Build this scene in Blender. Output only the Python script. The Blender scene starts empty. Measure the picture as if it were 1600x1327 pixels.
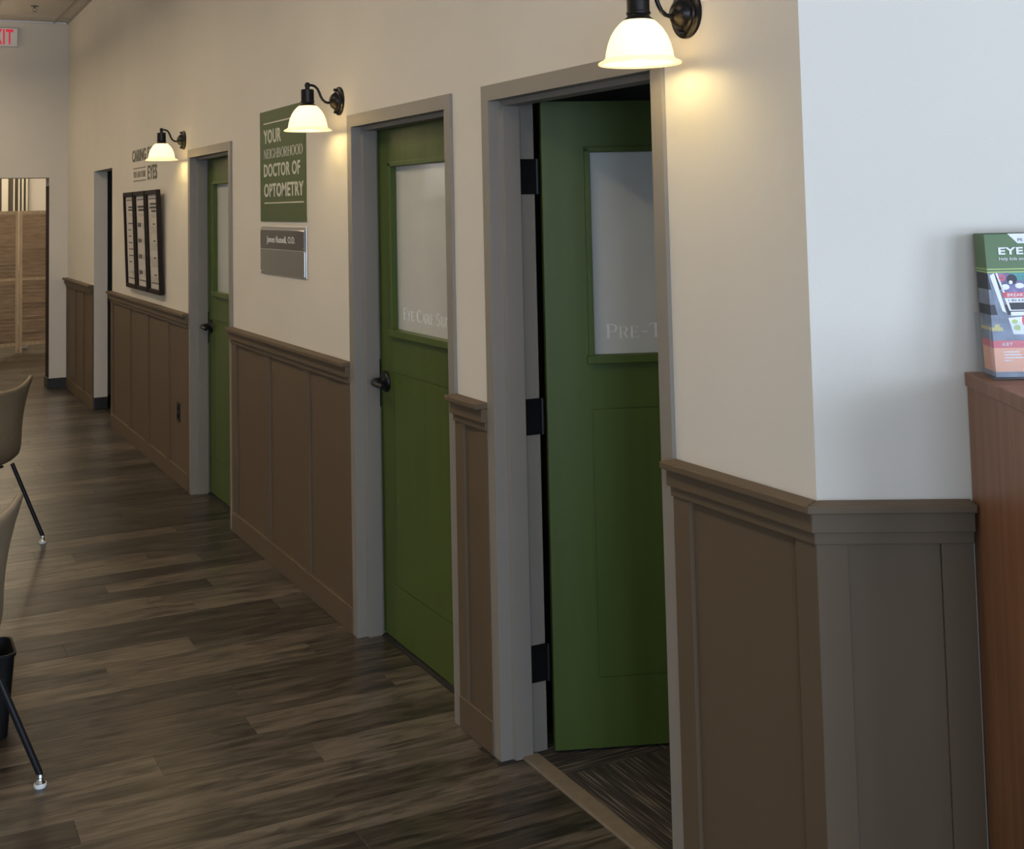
import bpy, bmesh, math, random
from math import sin, cos, pi, radians
from mathutils import Vector, Matrix

SC = bpy.context.scene
COL = SC.collection
random.seed(7)

# ------------------------------------------------------------------ camera
FPX, PY = 1954.64, 187.9
YAW, PITCH, ROLL = radians(27.1728), radians(3.86035), radians(-1.26838)
cam_d = bpy.data.cameras.new('camera'); cam = bpy.data.objects.new('camera', cam_d); COL.objects.link(cam)
SC.camera = cam
fw = Vector((sin(YAW)*cos(PITCH), cos(YAW)*cos(PITCH), sin(PITCH)))
r0 = fw.cross(Vector((0, 0, 1))).normalized(); u0 = r0.cross(fw)
rt = cos(ROLL)*r0 + sin(ROLL)*u0; up = -sin(ROLL)*r0 + cos(ROLL)*u0
m = Matrix((rt, up, -fw)).transposed().to_4x4(); m.translation = Vector((-1.7497, 0, 1.70314))
cam.matrix_world = m
cam_d.sensor_fit = 'HORIZONTAL'; cam_d.sensor_width = 36; cam_d.lens = FPX/1600*36
cam_d.shift_y = -(663.5-PY)/1600; cam_d.clip_start = 0.05; cam_d.clip_end = 100

# ------------------------------------------------------------------ world, daylight, exposure
w = bpy.data.worlds.new('overcast_sky'); SC.world = w; w.use_nodes = True
w.node_tree.nodes['Background'].inputs[0].default_value = (0.62, 0.76, 1.0, 1)
w.node_tree.nodes['Background'].inputs[1].default_value = 1.0
def area(name, loc, rot, sx, sy, power, col):
    d = bpy.data.lights.new(name, 'AREA'); d.shape = 'RECTANGLE'; d.size = sx; d.size_y = sy
    d.energy = power; d.color = col
    o = bpy.data.objects.new(name, d); COL.objects.link(o); o.location = loc; o.rotation_euler = rot
    return o
SKY = (0.63, 0.765, 0.98)
WINDOWS = [(-6.0, -4.2, 115), (-3.5, -1.7, 115), (-1.0, 0.8, 142), (1.4, 3.2, 178)]      # storefront panes in wall_front (x0, x1, W)
Y_FRONT = -3.6
for x0, x1, pw in WINDOWS:
    area('daylight', ((x0+x1)/2, Y_FRONT-0.25, 1.55), (radians(90), 0, 0), x1-x0, 2.3, pw, SKY)
FILL_STRENGTH = 18.5  # added hall fill, hung out of view
FILL_COLOR = (1.0, 0.81, 0.58, 1)
BULB_STRENGTH = 70.0       # frosted bulb surface
BULB_COLOR = (1.0, 0.76, 0.36)
vs = SC.view_settings
vs.view_transform = 'Standard'; vs.look = 'None'; vs.gamma = 1; vs.use_curve_mapping = False
vs.exposure = 0.08

# ------------------------------------------------------------------ materials
MATS = {}
def mat(name, col, rough=0.5, metal=0.0, spec=0.5, var=0.0, scale=8.0, stretch=(1, 1, 1), bump=0.0, bscale=60.0,
        emit=None, estr=0.0, trans=0.0, coat=0.0, alpha=1.0, ior=1.45):
    """plain procedural paint / plastic / metal: object-space noise varies the colour a little and gives fine relief"""
    mt = bpy.data.materials.new(name); mt.use_nodes = True; nt = mt.node_tree; N = nt.nodes; L = nt.links
    b = N['Principled BSDF']
    b.inputs['Roughness'].default_value = rough; b.inputs['Metallic'].default_value = metal
    b.inputs['Specular IOR Level'].default_value = spec; b.inputs['IOR'].default_value = ior
    b.inputs['Transmission Weight'].default_value = trans; b.inputs['Coat Weight'].default_value = coat
    b.inputs['Coat Roughness'].default_value = 0.04; b.inputs['Alpha'].default_value = alpha
    c = (*col, 1)
    geo = N.new('ShaderNodeNewGeometry'); mp = N.new('ShaderNodeMapping'); mp.inputs['Scale'].default_value = stretch
    L.new(geo.outputs['Position'], mp.inputs['Vector'])
    no = N.new('ShaderNodeTexNoise'); no.inputs['Scale'].default_value = scale; no.inputs['Detail'].default_value = 4
    L.new(mp.outputs[0], no.inputs['Vector'])
    rp = N.new('ShaderNodeValToRGB')
    lo = tuple(max(0, x*(1-var)) for x in col); hi = tuple(min(1, x*(1+var)) for x in col)
    rp.color_ramp.elements[0].color = (*lo, 1); rp.color_ramp.elements[1].color = (*hi, 1)
    rp.color_ramp.elements[0].position = 0.3; rp.color_ramp.elements[1].position = 0.7
    L.new(no.outputs[0], rp.inputs[0]); L.new(rp.outputs[0], b.inputs['Base Color'])
    if bump:
        n2 = N.new('ShaderNodeTexNoise'); n2.inputs['Scale'].default_value = bscale; n2.inputs['Detail'].default_value = 3
        L.new(mp.outputs[0], n2.inputs['Vector'])
        bp = N.new('ShaderNodeBump'); bp.inputs['Strength'].default_value = bump; bp.inputs['Distance'].default_value = 0.002
        L.new(n2.outputs[0], bp.inputs['Height']); L.new(bp.outputs[0], b.inputs['Normal'])
    if emit:
        b.inputs['Emission Color'].default_value = (*emit, 1); b.inputs['Emission Strength'].default_value = estr
    MATS[name] = mt
    return mt

WALL = mat('wall_paint', (0.67, 0.635, 0.56), 0.75, spec=0.25, var=0.02, scale=2, bump=0.12, bscale=220)
WAIN = mat('wainscot_paint', (0.120, 0.086, 0.053), 0.55, spec=0.3, var=0.03, scale=4, bump=0.08, bscale=160)
FRAME = mat('door_frame_paint', (0.245, 0.222, 0.190), 0.42, spec=0.4, var=0.02, bump=0.05, bscale=150)
GREEN = mat('door_green_paint', (0.064, 0.098, 0.016), 0.45, spec=0.4, var=0.10, scale=14, stretch=(1, 1, 0.08), bump=0.15, bscale=60)
FROST = mat('frosted_glass', (0.55, 0.565, 0.53), 0.45, spec=0.5, var=0.02, coat=1.0)
ETCH = mat('etched_white_vinyl', (0.80, 0.82, 0.78), 0.5)
BLACK = mat('matte_black_metal', (0.008, 0.008, 0.009), 0.38, metal=0.3, var=0.2)
BRONZE = mat('oil_rubbed_bronze', (0.012, 0.010, 0.009), 0.32, metal=0.5, var=0.25, scale=40)
CHROME = mat('chrome', (0.75, 0.75, 0.75), 0.15, metal=1.0)
WHITEPL = mat('white_plastic', (0.75, 0.75, 0.73), 0.4)
CEILT = mat('ceiling_tile_mineral', (0.56, 0.52, 0.46), 0.9, spec=0.1, var=0.08, scale=60, bump=0.5, bscale=300)
CEILG = mat('ceiling_grid_metal', (0.40, 0.37, 0.32), 0.6)
SPRK = mat('sprinkler_metal', (0.16, 0.15, 0.13), 0.45, metal=0.6)
RUBBER = mat('dark_rubber_base', (0.020, 0.018, 0.017), 0.5, var=0.1)
SIGNG = mat('sign_green_print', (0.066, 0.098, 0.027), 0.55, var=0.03)
SIGNW = mat('sign_cream_print', (0.62, 0.62, 0.50), 0.55)
LETTERG = mat('wall_letter_olive', (0.115, 0.113, 0.072), 0.6)
LETTERL = mat('wall_letter_taupe', (0.28, 0.25, 0.19), 0.6)
SILVER = mat('brushed_aluminium', (0.55, 0.53, 0.50), 0.3, metal=1.0, var=0.08, stretch=(1, 0.1, 6), scale=60)
DKMIRROR = mat('dark_mirror_panel', (0.065, 0.057, 0.050), 0.06, metal=1.0)
GYMIRROR = mat('grey_mirror_panel', (0.22, 0.215, 0.205), 0.08, metal=1.0)
FRAMEWOOD = mat('dark_frame_wood', (0.018, 0.011, 0.008), 0.6, spec=0.2, var=0.25, scale=30, stretch=(1, 1, 0.1))
PAPER = mat('poster_paper', (0.56, 0.53, 0.48), 0.6)
INK = mat('poster_ink', (0.05, 0.045, 0.04), 0.6)
INKL = mat('poster_ink_pale', (0.30, 0.28, 0.25), 0.6)
CHAIRV = mat('chair_tan_vinyl', (0.215, 0.165, 0.105), 0.42, var=0.06, scale=20, bump=0.15, bscale=300)
LEGBLK = mat('chair_leg_black', (0.010, 0.010, 0.012), 0.35, var=0.1)
BINBLK = mat('bin_black_plastic', (0.004, 0.004, 0.004), 0.6, spec=0.25)
SCREENW = mat('washed_screen_wood', (0.42, 0.31, 0.21), 0.6, var=0.25, scale=26, stretch=(0.25, 0.25, 3.0), bump=0.3, bscale=50)
SCREENF = mat('pale_screen_frame', (0.46, 0.355, 0.24), 0.55, var=0.12, scale=30, stretch=(1, 1, 0.2))
BLINDW = mat('blind_slat_white', (0.66, 0.62, 0.52), 0.6)
DARKGAP = mat('dark_blind_gap', (0.10, 0.085, 0.062), 0.8)
CHERRY = None
ACRYL = None
REDLED = mat('exit_red_letter', (0.50, 0.02, 0.04), 0.4, emit=(1.0, 0.04, 0.09), estr=0.35)
FILLM = mat('fill_diffuser', (0.8, 0.8, 0.78), 0.5, emit=FILL_COLOR[:3], estr=FILL_STRENGTH)
SHADOWROOM = mat('shaded_room_paint', (0.30, 0.29, 0.26), 0.8)  # darker than the hall walls: shade of the unlit rooms put into the colour
THRESH = mat('threshold_strip', (0.205, 0.165, 0.118), 0.5, var=0.1, scale=30)
STORE = mat('storefront_aluminium', (0.10, 0.095, 0.09), 0.4, metal=0.7)
MAGW = mat('magazine_white', (0.78, 0.79, 0.82), 0.35)
MAGG = mat('magazine_green', (0.085, 0.155, 0.060), 0.35, var=0.04)
MAGL = mat('magazine_lime', (0.40, 0.55, 0.18), 0.35)
MAGR = mat('magazine_red', (0.66, 0.10, 0.12), 0.35)
MAGO = mat('magazine_orange', (0.86, 0.40, 0.23), 0.35, var=0.06)
MAGB = mat('magazine_slate', (0.17, 0.205, 0.27), 0.35, var=0.25, scale=50)
MAGV = mat('magazine_violet', (0.20, 0.17, 0.34), 0.35, var=0.5, scale=45)
MAGT = mat('magazine_teal', (0.06, 0.26, 0.26), 0.35, var=0.3, scale=50)
MAGK = mat('magazine_black', (0.012, 0.012, 0.02), 0.35)
MAGY = mat('magazine_yellow', (0.55, 0.47, 0.15), 0.35)
LEAF = mat('magazine_page_edges', (0.035, 0.042, 0.040), 0.5, var=0.3, scale=400, stretch=(1, 1, 0.02))

def node_mat(name):
    mt = bpy.data.materials.new(name); mt.use_nodes = True; MATS[name] = mt
    return mt, mt.node_tree.nodes, mt.node_tree.links, mt.node_tree.nodes['Principled BSDF']

def ramp(N, stops):
    r = N.new('ShaderNodeValToRGB'); e = r.color_ramp.elements
    e[0].position, e[0].color = stops[0][0], (*stops[0][1], 1)
    e[1].position, e[1].color = stops[-1][0], (*stops[-1][1], 1)
    for p, c in stops[1:-1]:
        x = e.new(p); x.color = (*c, 1)
    return r

def plank_material():
    mt, N, L, b = node_mat('weathered_plank_vinyl')
    at = N.new('ShaderNodeAttribute'); at.attribute_name = 'rnd'
    geo = N.new('ShaderNodeNewGeometry')
    off = N.new('ShaderNodeVectorMath'); off.operation = 'SCALE'; off.inputs[0].default_value = (37.0, 19.0, 11.0)
    L.new(at.outputs['Fac'], off.inputs['Scale'])
    add = N.new('ShaderNodeVectorMath'); add.operation = 'ADD'
    L.new(geo.outputs['Position'], add.inputs[0]); L.new(off.outputs[0], add.inputs[1])
    def noise(scale, sc, det, dist=0.0):
        mp = N.new('ShaderNodeMapping'); mp.inputs['Scale'].default_value = sc; L.new(add.outputs[0], mp.inputs[0])
        n = N.new('ShaderNodeTexNoise'); n.inputs['Scale'].default_value = scale; n.inputs['Detail'].default_value = det
        n.inputs['Distortion'].default_value = dist; L.new(mp.outputs[0], n.inputs['Vector']); return n
    big = noise(1.0, (3.2, 30, 1), 5, 0.9)      # broad streaks along the plank
    fine = noise(1.0, (9, 120, 1), 4, 0.5)      # fine grain
    kn = noise(1.0, (7, 24, 1), 4, 0.8)         # dark knots and smudges
    mx = N.new('ShaderNodeMath'); mx.operation = 'MULTIPLY_ADD'; mx.inputs[1].default_value = 0.62
    L.new(big.outputs[0], mx.inputs[0])
    f2 = N.new('ShaderNodeMath'); f2.operation = 'MULTIPLY'; f2.inputs[1].default_value = 0.30; L.new(fine.outputs[0], f2.inputs[0])
    L.new(f2.outputs[0], mx.inputs[2])
    sh = N.new('ShaderNodeMath'); sh.operation = 'MULTIPLY_ADD'; sh.inputs[1].default_value = 0.24; sh.inputs[2].default_value = -0.08
    L.new(at.outputs['Fac'], sh.inputs[0])
    sm = N.new('ShaderNodeMath'); sm.operation = 'ADD'; L.new(mx.outputs[0], sm.inputs[0]); L.new(sh.outputs[0], sm.inputs[1])
    r = ramp(N, [(0.32, (0.014, 0.0115, 0.009)), (0.43, (0.042, 0.034, 0.025)), (0.53, (0.080, 0.065, 0.048)), (0.66, (0.150, 0.124, 0.092))])
    L.new(sm.outputs[0], r.inputs[0])
    kr = ramp(N, [(0.30, (0.30, 0.29, 0.28)), (0.50, (1, 1, 1))]); L.new(kn.outputs[0], kr.inputs[0])
    mul = N.new('ShaderNodeMix'); mul.data_type = 'RGBA'; mul.blend_type = 'MULTIPLY'; mul.inputs['Factor'].default_value = 1
    L.new(r.outputs[0], mul.inputs['A']); L.new(kr.outputs[0], mul.inputs['B'])
    L.new(mul.outputs['Result'], b.inputs['Base Color'])
    b.inputs['Roughness'].default_value = 0.29; b.inputs['Specular IOR Level'].default_value = 0.42
    bp = N.new('ShaderNodeBump'); bp.inputs['Strength'].default_value = 0.18; bp.inputs['Distance'].default_value = 0.0015
    L.new(fine.outputs[0], bp.inputs['Height']); L.new(bp.outputs[0], b.inputs['Normal'])
    return mt
PLANK = plank_material()
SUBFLOOR = mat('subfloor_joint', (0.02, 0.017, 0.014), 0.8)

def carpet_material():
    mt, N, L, b = node_mat('striped_carpet_tile')
    geo = N.new('ShaderNodeNewGeometry')
    ck = N.new('ShaderNodeTexChecker'); ck.inputs['Scale'].default_value = 2.0
    mpc = N.new('ShaderNodeMapping'); mpc.inputs['Location'].default_value = (0.04, 0.13, 0.2)
    L.new(geo.outputs['Position'], mpc.inputs[0]); L.new(mpc.outputs[0], ck.inputs['Vector'])
    outs = []
    for sc in ((150, 4, 1), (4, 150, 1)):
        mp = N.new('ShaderNodeMapping'); mp.inputs['Scale'].default_value = sc; L.new(geo.outputs['Position'], mp.inputs[0])
        n = N.new('ShaderNodeTexNoise'); n.inputs['Scale'].default_value = 1; n.inputs['Detail'].default_value = 2
        L.new(mp.outputs[0], n.inputs['Vector']); outs.append(n)
    mx = N.new('ShaderNodeMix'); mx.data_type = 'FLOAT'
    L.new(ck.outputs['Fac'], mx.inputs['Factor']); L.new(outs[0].outputs[0], mx.inputs['A']); L.new(outs[1].outputs[0], mx.inputs['B'])
    r = ramp(N, [(0.40, (0.020, 0.017, 0.014)), (0.55, (0.05, 0.042, 0.034)), (0.66, (0.17, 0.145, 0.11))])
    L.new(mx.outputs['Result'], r.inputs[0]); L.new(r.outputs[0], b.inputs['Base Color']); b.inputs['Roughness'].default_value = 0.95
    return mt
CARPET = carpet_material()

def cherry_material():
    mt, N, L, b = node_mat('cherry_laminate')
    tc = N.new('ShaderNodeNewGeometry'); mp = N.new('ShaderNodeMapping'); mp.inputs['Scale'].default_value = (26, 26, 1.6)
    L.new(tc.outputs['Position'], mp.inputs[0])
    n = N.new('ShaderNodeTexNoise'); n.inputs['Scale'].default_value = 1; n.inputs['Detail'].default_value = 5; n.inputs['Distortion'].default_value = 0.4
    L.new(mp.outputs[0], n.inputs['Vector'])
    r = ramp(N, [(0.3, (0.150, 0.066, 0.030)), (0.5, (0.205, 0.095, 0.046)), (0.7, (0.26, 0.125, 0.062))])
    L.new(n.outputs[0], r.inputs[0]); L.new(r.outputs[0], b.inputs['Base Color']); b.inputs['Roughness'].default_value = 0.4
    return mt
CHERRY = cherry_material()

def acrylic_material():
    mt, N, L, b = node_mat('clear_acrylic')
    N.remove(b); out = N['Material Output']
    tr = N.new('ShaderNodeBsdfTransparent'); tr.inputs[0].default_value = (0.97, 0.98, 0.99, 1)
    gl = N.new('ShaderNodeBsdfGlossy'); gl.inputs['Roughness'].default_value = 0.05
    df = N.new('ShaderNodeBsdfDiffuse'); df.inputs[0].default_value = (0.62, 0.64, 0.72, 1)
    lw = N.new('ShaderNodeLayerWeight'); lw.inputs[0].default_value = 0.12
    fr = N.new('ShaderNodeMath'); fr.operation = 'MULTIPLY'; fr.inputs[1].default_value = 0.25; L.new(lw.outputs['Facing'], fr.inputs[0])
    m1 = N.new('ShaderNodeMixShader'); m1.inputs[0].default_value = 0.035; L.new(tr.outputs[0], m1.inputs[1]); L.new(df.outputs[0], m1.inputs[2])
    m2 = N.new('ShaderNodeMixShader'); L.new(fr.outputs[0], m2.inputs[0]); L.new(m1.outputs[0], m2.inputs[1]); L.new(gl.outputs[0], m2.inputs[2])
    L.new(m2.outputs[0], out.inputs[0])
    return mt
ACRYL = acrylic_material()

def shade_material():
    mt, N, L, b = node_mat('opal_glass_shade')
    N.remove(b); out = N['Material Output']
    tl = N.new('ShaderNodeBsdfTranslucent'); tl.inputs[0].default_value = (0.95, 0.90, 0.80, 1)
    df = N.new('ShaderNodeBsdfDiffuse'); df.inputs[0].default_value = (0.80, 0.76, 0.68, 1)
    em = N.new('ShaderNodeEmission'); em.inputs[0].default_value = (1.0, 0.78, 0.42, 1); em.inputs[1].default_value = 0.40
    mx = N.new('ShaderNodeMixShader'); mx.inputs[0].default_value = 0.5; L.new(tl.outputs[0], mx.inputs[1]); L.new(df.outputs[0], mx.inputs[2])
    ad = N.new('ShaderNodeAddShader'); L.new(mx.outputs[0], ad.inputs[0]); L.new(em.outputs[0], ad.inputs[1])
    L.new(ad.outputs[0], out.inputs[0])
    return mt
OPAL = shade_material()
BULBM = mat('lit_bulb', (1, 1, 1), 0.5, emit=BULB_COLOR, estr=BULB_STRENGTH)

# ------------------------------------------------------------------ mesh helpers
class MB:
    def __init__(s): s.v = []; s.f = []; s.rnd = []
    def box(s, x0, x1, y0, y1, z0, z1, M=None):
        if x0 > x1: x0, x1 = x1, x0
        if y0 > y1: y0, y1 = y1, y0
        if z0 > z1: z0, z1 = z1, z0
        b = len(s.v)
        p = [(x0, y0, z0), (x1, y0, z0), (x1, y1, z0), (x0, y1, z0), (x0, y0, z1), (x1, y0, z1), (x1, y1, z1), (x0, y1, z1)]
        s.v += [tuple(M @ Vector(q)) for q in p] if M else p
        s.f += [tuple(b+i for i in q) for q in ((0, 3, 2, 1), (4, 5, 6, 7), (0, 1, 5, 4), (1, 2, 6, 5), (2, 3, 7, 6), (3, 0, 4, 7))]
        return s
    def prism(s, poly, fn, a, b):
        """poly of (p,q); fn(p,q,t)->xyz; extruded from t=a to t=b"""
        o = len(s.v); n = len(poly)
        s.v += [tuple(fn(p, q, a)) for p, q in poly] + [tuple(fn(p, q, b)) for p, q in poly]
        s.f.append(tuple(o+i for i in range(n))[::-1]); s.f.append(tuple(o+n+i for i in range(n)))
        for i in range(n):
            j = (i+1) % n; s.f.append((o+i, o+j, o+n+j, o+n+i))
        return s
    def tube(s, pts, r, n=10, cap=True):
        pts = [Vector(p) for p in pts]; rr = r if isinstance(r, (list, tuple)) else [r]*len(pts)
        o = len(s.v); prev = None
        for i, p in enumerate(pts):
            t = (pts[min(i+1, len(pts)-1)] - pts[max(i-1, 0)]).normalized()
            if prev is None:
                a = Vector((0, 0, 1)) if abs(t.z) < 0.9 else Vector((1, 0, 0)); a = (a - t*a.dot(t)).normalized()
            else:
                a = (prev - t*prev.dot(t)).normalized()
            prev = a; b = t.cross(a)
            for k in range(n):
                q = p + rr[i]*(cos(2*pi*k/n)*a + sin(2*pi*k/n)*b); s.v.append(tuple(q))
        for i in range(len(pts)-1):
            for k in range(n):
                k2 = (k+1) % n; s.f.append((o+i*n+k, o+i*n+k2, o+(i+1)*n+k2, o+(i+1)*n+k))
        if cap:
            s.f.append(tuple(o+k for k in range(n))[::-1]); s.f.append(tuple(o+(len(pts)-1)*n+k for k in range(n)))
        return s
    def lathe(s, prof, n=24, M=None, close=False):
        """prof of (r, z) turned about local z"""
        o = len(s.v)
        for r, z in prof:
            for k in range(n):
                q = Vector((max(r, 1e-4)*cos(2*pi*k/n), max(r, 1e-4)*sin(2*pi*k/n), z)); s.v.append(tuple(M @ q if M else q))
        m = len(prof)
        for i in range(m if close else m-1):
            i2 = (i+1) % m
            for k in range(n):
                k2 = (k+1) % n; s.f.append((o+i*n+k, o+i*n+k2, o+i2*n+k2, o+i2*n+k))
        if not close:
            s.f.append(tuple(o+k for k in range(n))[::-1]); s.f.append(tuple(o+(m-1)*n+k for k in range(n)))
        return s
    def build(s, name, material, parent=None, smooth=False, bevel=0.0, kind=None, recenter=True, seg=2):
        me = bpy.data.meshes.new(name)
        xs = [p[0] for p in s.v]; ys = [p[1] for p in s.v]; zs = [p[2] for p in s.v]
        c = Vector(((min(xs)+max(xs))/2, (min(ys)+max(ys))/2, min(zs))) if recenter else Vector((0, 0, 0))
        me.from_pydata([(p[0]-c.x, p[1]-c.y, p[2]-c.z) for p in s.v], [], s.f)
        if s.rnd:
            at = me.attributes.new('rnd', 'FLOAT', 'FACE'); at.data.foreach_set('value', s.rnd)
        bm = bmesh.new(); bm.from_mesh(me); bmesh.ops.recalc_face_normals(bm, faces=bm.faces); bm.to_mesh(me); bm.free()
        if smooth:
            me.polygons.foreach_set('use_smooth', [True]*len(me.polygons)); me.set_sharp_from_angle(angle=radians(38))
        me.materials.append(material)
        o = bpy.data.objects.new(name, me); COL.objects.link(o); o.location = c
        if parent is not None:
            o.parent = parent
            if not parent.get('_local'): o.location = c - world_loc(parent)
        if bevel:
            md = o.modifiers.new('bevel', 'BEVEL'); md.width = bevel; md.segments = seg; md.limit_method = 'ANGLE'
        if kind: o['kind'] = kind
        return o

def world_loc(o):
    v = Vector((0, 0, 0))
    while o is not None:
        v = v + o.location; o = o.parent
    return v

def empty(name, loc=(0, 0, 0)):
    o = bpy.data.objects.new(name, None); COL.objects.link(o); o.location = loc; o.empty_display_size = 0.1
    return o
def tag(o, label=None, cat=None, group=None, kind=None):
    if label: o['label'] = label
    if cat: o['category'] = cat
    if group: o['group'] = group
    if kind: o['kind'] = kind
    return o
def struct(o, label=None): 
    o['kind'] = 'structure'
    if label: o['label'] = label
    return o
def lab(o, label): o['label'] = label; return o
def B(x0, x1, y0, y1, z0, z1): return MB().box(x0, x1, y0, y1, z0, z1)

# ------------------------------------------------------------------ lettering
def sans_polys(txt, bold=0.0):
    """mesh outlines of a line of text in the built-in sans face, laid in x,y with height 1"""
    cu = bpy.data.curves.new('t', 'FONT'); cu.body = txt; cu.size = 1; cu.offset = bold; cu.resolution_u = 3; cu.space_character = 1.07 if bold else 1.0
    o = bpy.data.objects.new('t', cu); COL.objects.link(o)
    dg = bpy.context.evaluated_depsgraph_get(); me = bpy.data.meshes.new_from_object(o.evaluated_get(dg))
    v = [tuple(p.co) for p in me.vertices]; f = [tuple(p.vertices) for p in me.polygons]
    bpy.data.objects.remove(o); bpy.data.curves.remove(cu); bpy.data.meshes.remove(me)
    return v, f
def arc(cx, cy, rx, ry, a0, a1, tx, ty, n=14):
    """closed strip polygon quads of an elliptical stroke, heavier at the sides (tx) than at top and bottom (ty)"""
    out = []
    for i in range(n):
        q = []
        for a in (a0+(a1-a0)*i/n, a0+(a1-a0)*(i+1)/n):
            a = radians(a); c, s_ = cos(a), sin(a)
            q.append(((cx+rx*c, cy+ry*s_), (cx+(rx-tx)*c, cy+(ry-ty)*s_)))
        out.append([q[0][0], q[1][0], q[1][1], q[0][1]])
    return out
def rc(x0, y0, x1, y1): return [[(x0, y0), (x1, y0), (x1, y1), (x0, y1)]]
def dg_(x0, y0, x1, y1, w): return [[(x0, y0), (x0+w, y0), (x1+w, y1), (x1, y1)]]
T_, t_ = 0.115, 0.055
def glyph(ch):
    S = lambda x, y: rc(x-0.05, y, x+T_+0.05, y+0.035)
    if ch == 'I': return S(.06, 0)+S(.06, .965)+rc(.06, 0, .06+T_, 1), .24
    if ch == 'E': return rc(.06, 0, .06+T_, 1)+rc(0, .95, .52, 1)+rc(0, 0, .56, .05)+rc(.06, .50, .42, .55)+rc(.485, .80, .52, 1)+rc(.525, 0, .56, .22)+rc(.39, .42, .42, .63), .60
    if ch == 'Y': return dg_(.05, 1, .28, .45, T_)+dg_(.33, .45, .57, 1, t_)+rc(.27, 0, .27+T_, .5)+S(.27, 0)+rc(0, .965, .22, 1)+rc(.5, .965, .70, 1), .70
    if ch == 'C': return arc(.40, .5, .40, .52, 48, 312, .13, .05)+rc(.64, .68, .675, 1), .72
    if ch == 'A': return dg_(.08, 0, .34, 1, t_)+dg_(.54, 0, .32, 1, T_)+rc(.17, .33, .56, .38)+rc(0, 0, .20, .035)+rc(.48, 0, .72, .035), .72
    if ch == 'R': return rc(.06, 0, .06+T_, 1)+S(.06, 0)+rc(0, .95, .35, 1)+rc(.1, .46, .35, .51)+arc(.33, .73, .26, .27, -90, 90, .12, .05)+dg_(.50, 0, .30, .5, T_)+rc(.5, 0, .70, .035), .70
    if ch == 'P': return rc(.06, 0, .06+T_, 1)+S(.06, 0)+rc(0, .95, .35, 1)+rc(.1, .43, .35, .48)+arc(.33, .715, .27, .285, -90, 90, .12, .05), .62
    if ch == 'B': return rc(.06, 0, .06+T_, 1)+rc(0, .95, .33, 1)+rc(0, 0, .35, .05)+rc(.1, .5, .35, .55)+arc(.32, .76, .23, .24, -90, 90, .12, .05)+arc(.34, .27, .27, .27, -90, 90, .12, .05), .66
    if ch == 'D': return rc(.06, 0, .06+T_, 1)+rc(0, .95, .35, 1)+rc(0, 0, .35, .05)+arc(.34, .5, .40, .5, -90, 90, .13, .05), .79
    if ch == 'O': return arc(.40, .5, .40, .52, 0, 360, .13, .05, 24), .84
    if ch == 'G': return arc(.40, .5, .40, .52, 48, 335, .13, .05)+rc(.64, .68, .675, 1)+rc(.62, .05, .62+T_, .42)+rc(.54, .40, .78, .435), .82
    if ch == 'S': return arc(.27, .745, .25, .275, 35, 265, .10, .05)+arc(.29, .255, .27, .275, -145, 90, .11, .05)+dg_(.20, .53, .30, .46, .12)+rc(.46, .76, .495, .98)+rc(.03, .02, .065, .25), .60
    if ch == 'U': return rc(.08, .3, .08+T_, 1)+rc(.56, .3, .56+t_, 1)+arc(.347, .31, .267, .33, 180, 360, .10, .06)+S(.08, .965)+rc(.47, .965, .70, 1), .72
    if ch == 'T': return rc(.27, 0, .27+T_, 1)+S(.27, 0)+rc(0, .95, .655, 1)+rc(0, .78, .035, 1)+rc(.62, .78, .655, 1), .68
    if ch == 'N': return rc(.10, 0, .10+t_, 1)+rc(.62, 0, .62+t_, 1)+dg_(.60, 0, .06, 1, T_)+rc(.02, 0, .24, .035)+rc(.53, .965, .76, 1)+rc(0, .965, .2, 1), .78
    if ch == 'H': return rc(.06, 0, .06+T_, 1)+rc(.58, 0, .58+T_, 1)+S(.06, 0)+S(.06, .965)+S(.58, 0)+S(.58, .965)+rc(.1, .48, .6, .53), .78
    if ch == '-': return rc(.06, .38, .40, .44), .46
    return [], .30
def serif_polys(txt, small=0.78):
    """serif small capitals: upper case letters full size, lower case ones as small capitals"""
    v, f, x = [], [], 0.0
    for ch in txt:
        sc = small if ch.islower() else 1.0
        ps, wd = glyph(ch.upper())
        for p in ps:
            o = len(v); v += [(x+a*sc, b*sc, 0.0) for a, b in p]; f.append(tuple(range(o, o+len(p))))
        x += (wd+0.05)*sc
    return v, f
def lettering_piece(name, polys, material, parent, origin, ux, uy, width, height, thick=0.0012, bounds=None):
    """fit flat lettering into width x height at origin (its lower left), lifted thick along the normal ux x uy"""
    v, f = polys
    x0, x1, y0, y1 = bounds
    ux, uy, origin = Vector(ux), Vector(uy), Vector(origin); nrm = ux.cross(uy)
    mb = MB(); q = []
    for p in v:
        q.append(origin + ux*((p[0]-x0)/(x1-x0)*width) + uy*((p[1]-y0)/(y1-y0)*height))
    n = len(q)
    mb.v = [tuple(a+nrm*thick) for a in q]; mb.f = [tuple(i for i in ff) for ff in f]
    me = bpy.data.meshes.new(name); me.from_pydata(mb.v, [], mb.f)
    bm = bmesh.new(); bm.from_mesh(me)
    for fc in bm.faces:
        fc.normal_update()
        if fc.normal.dot(nrm) < 0: fc.normal_flip()
    ret = bmesh.ops.extrude_face_region(bm, geom=bm.faces[:])
    for e in ret['geom']:
        if isinstance(e, bmesh.types.BMVert): e.co -= nrm*(thick*0.9)
    bm.to_mesh(me); bm.free()
    c = sum((Vector(p) for p in mb.v), Vector())/len(mb.v)
    for vv in me.vertices: vv.co -= c
    me.materials.append(material)
    o = bpy.data.objects.new(name, me); COL.objects.link(o); o.location = c
    if parent is not None:
        o.parent = parent
        if not parent.get('_local'): o.location = c - world_loc(parent)
    return o
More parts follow.
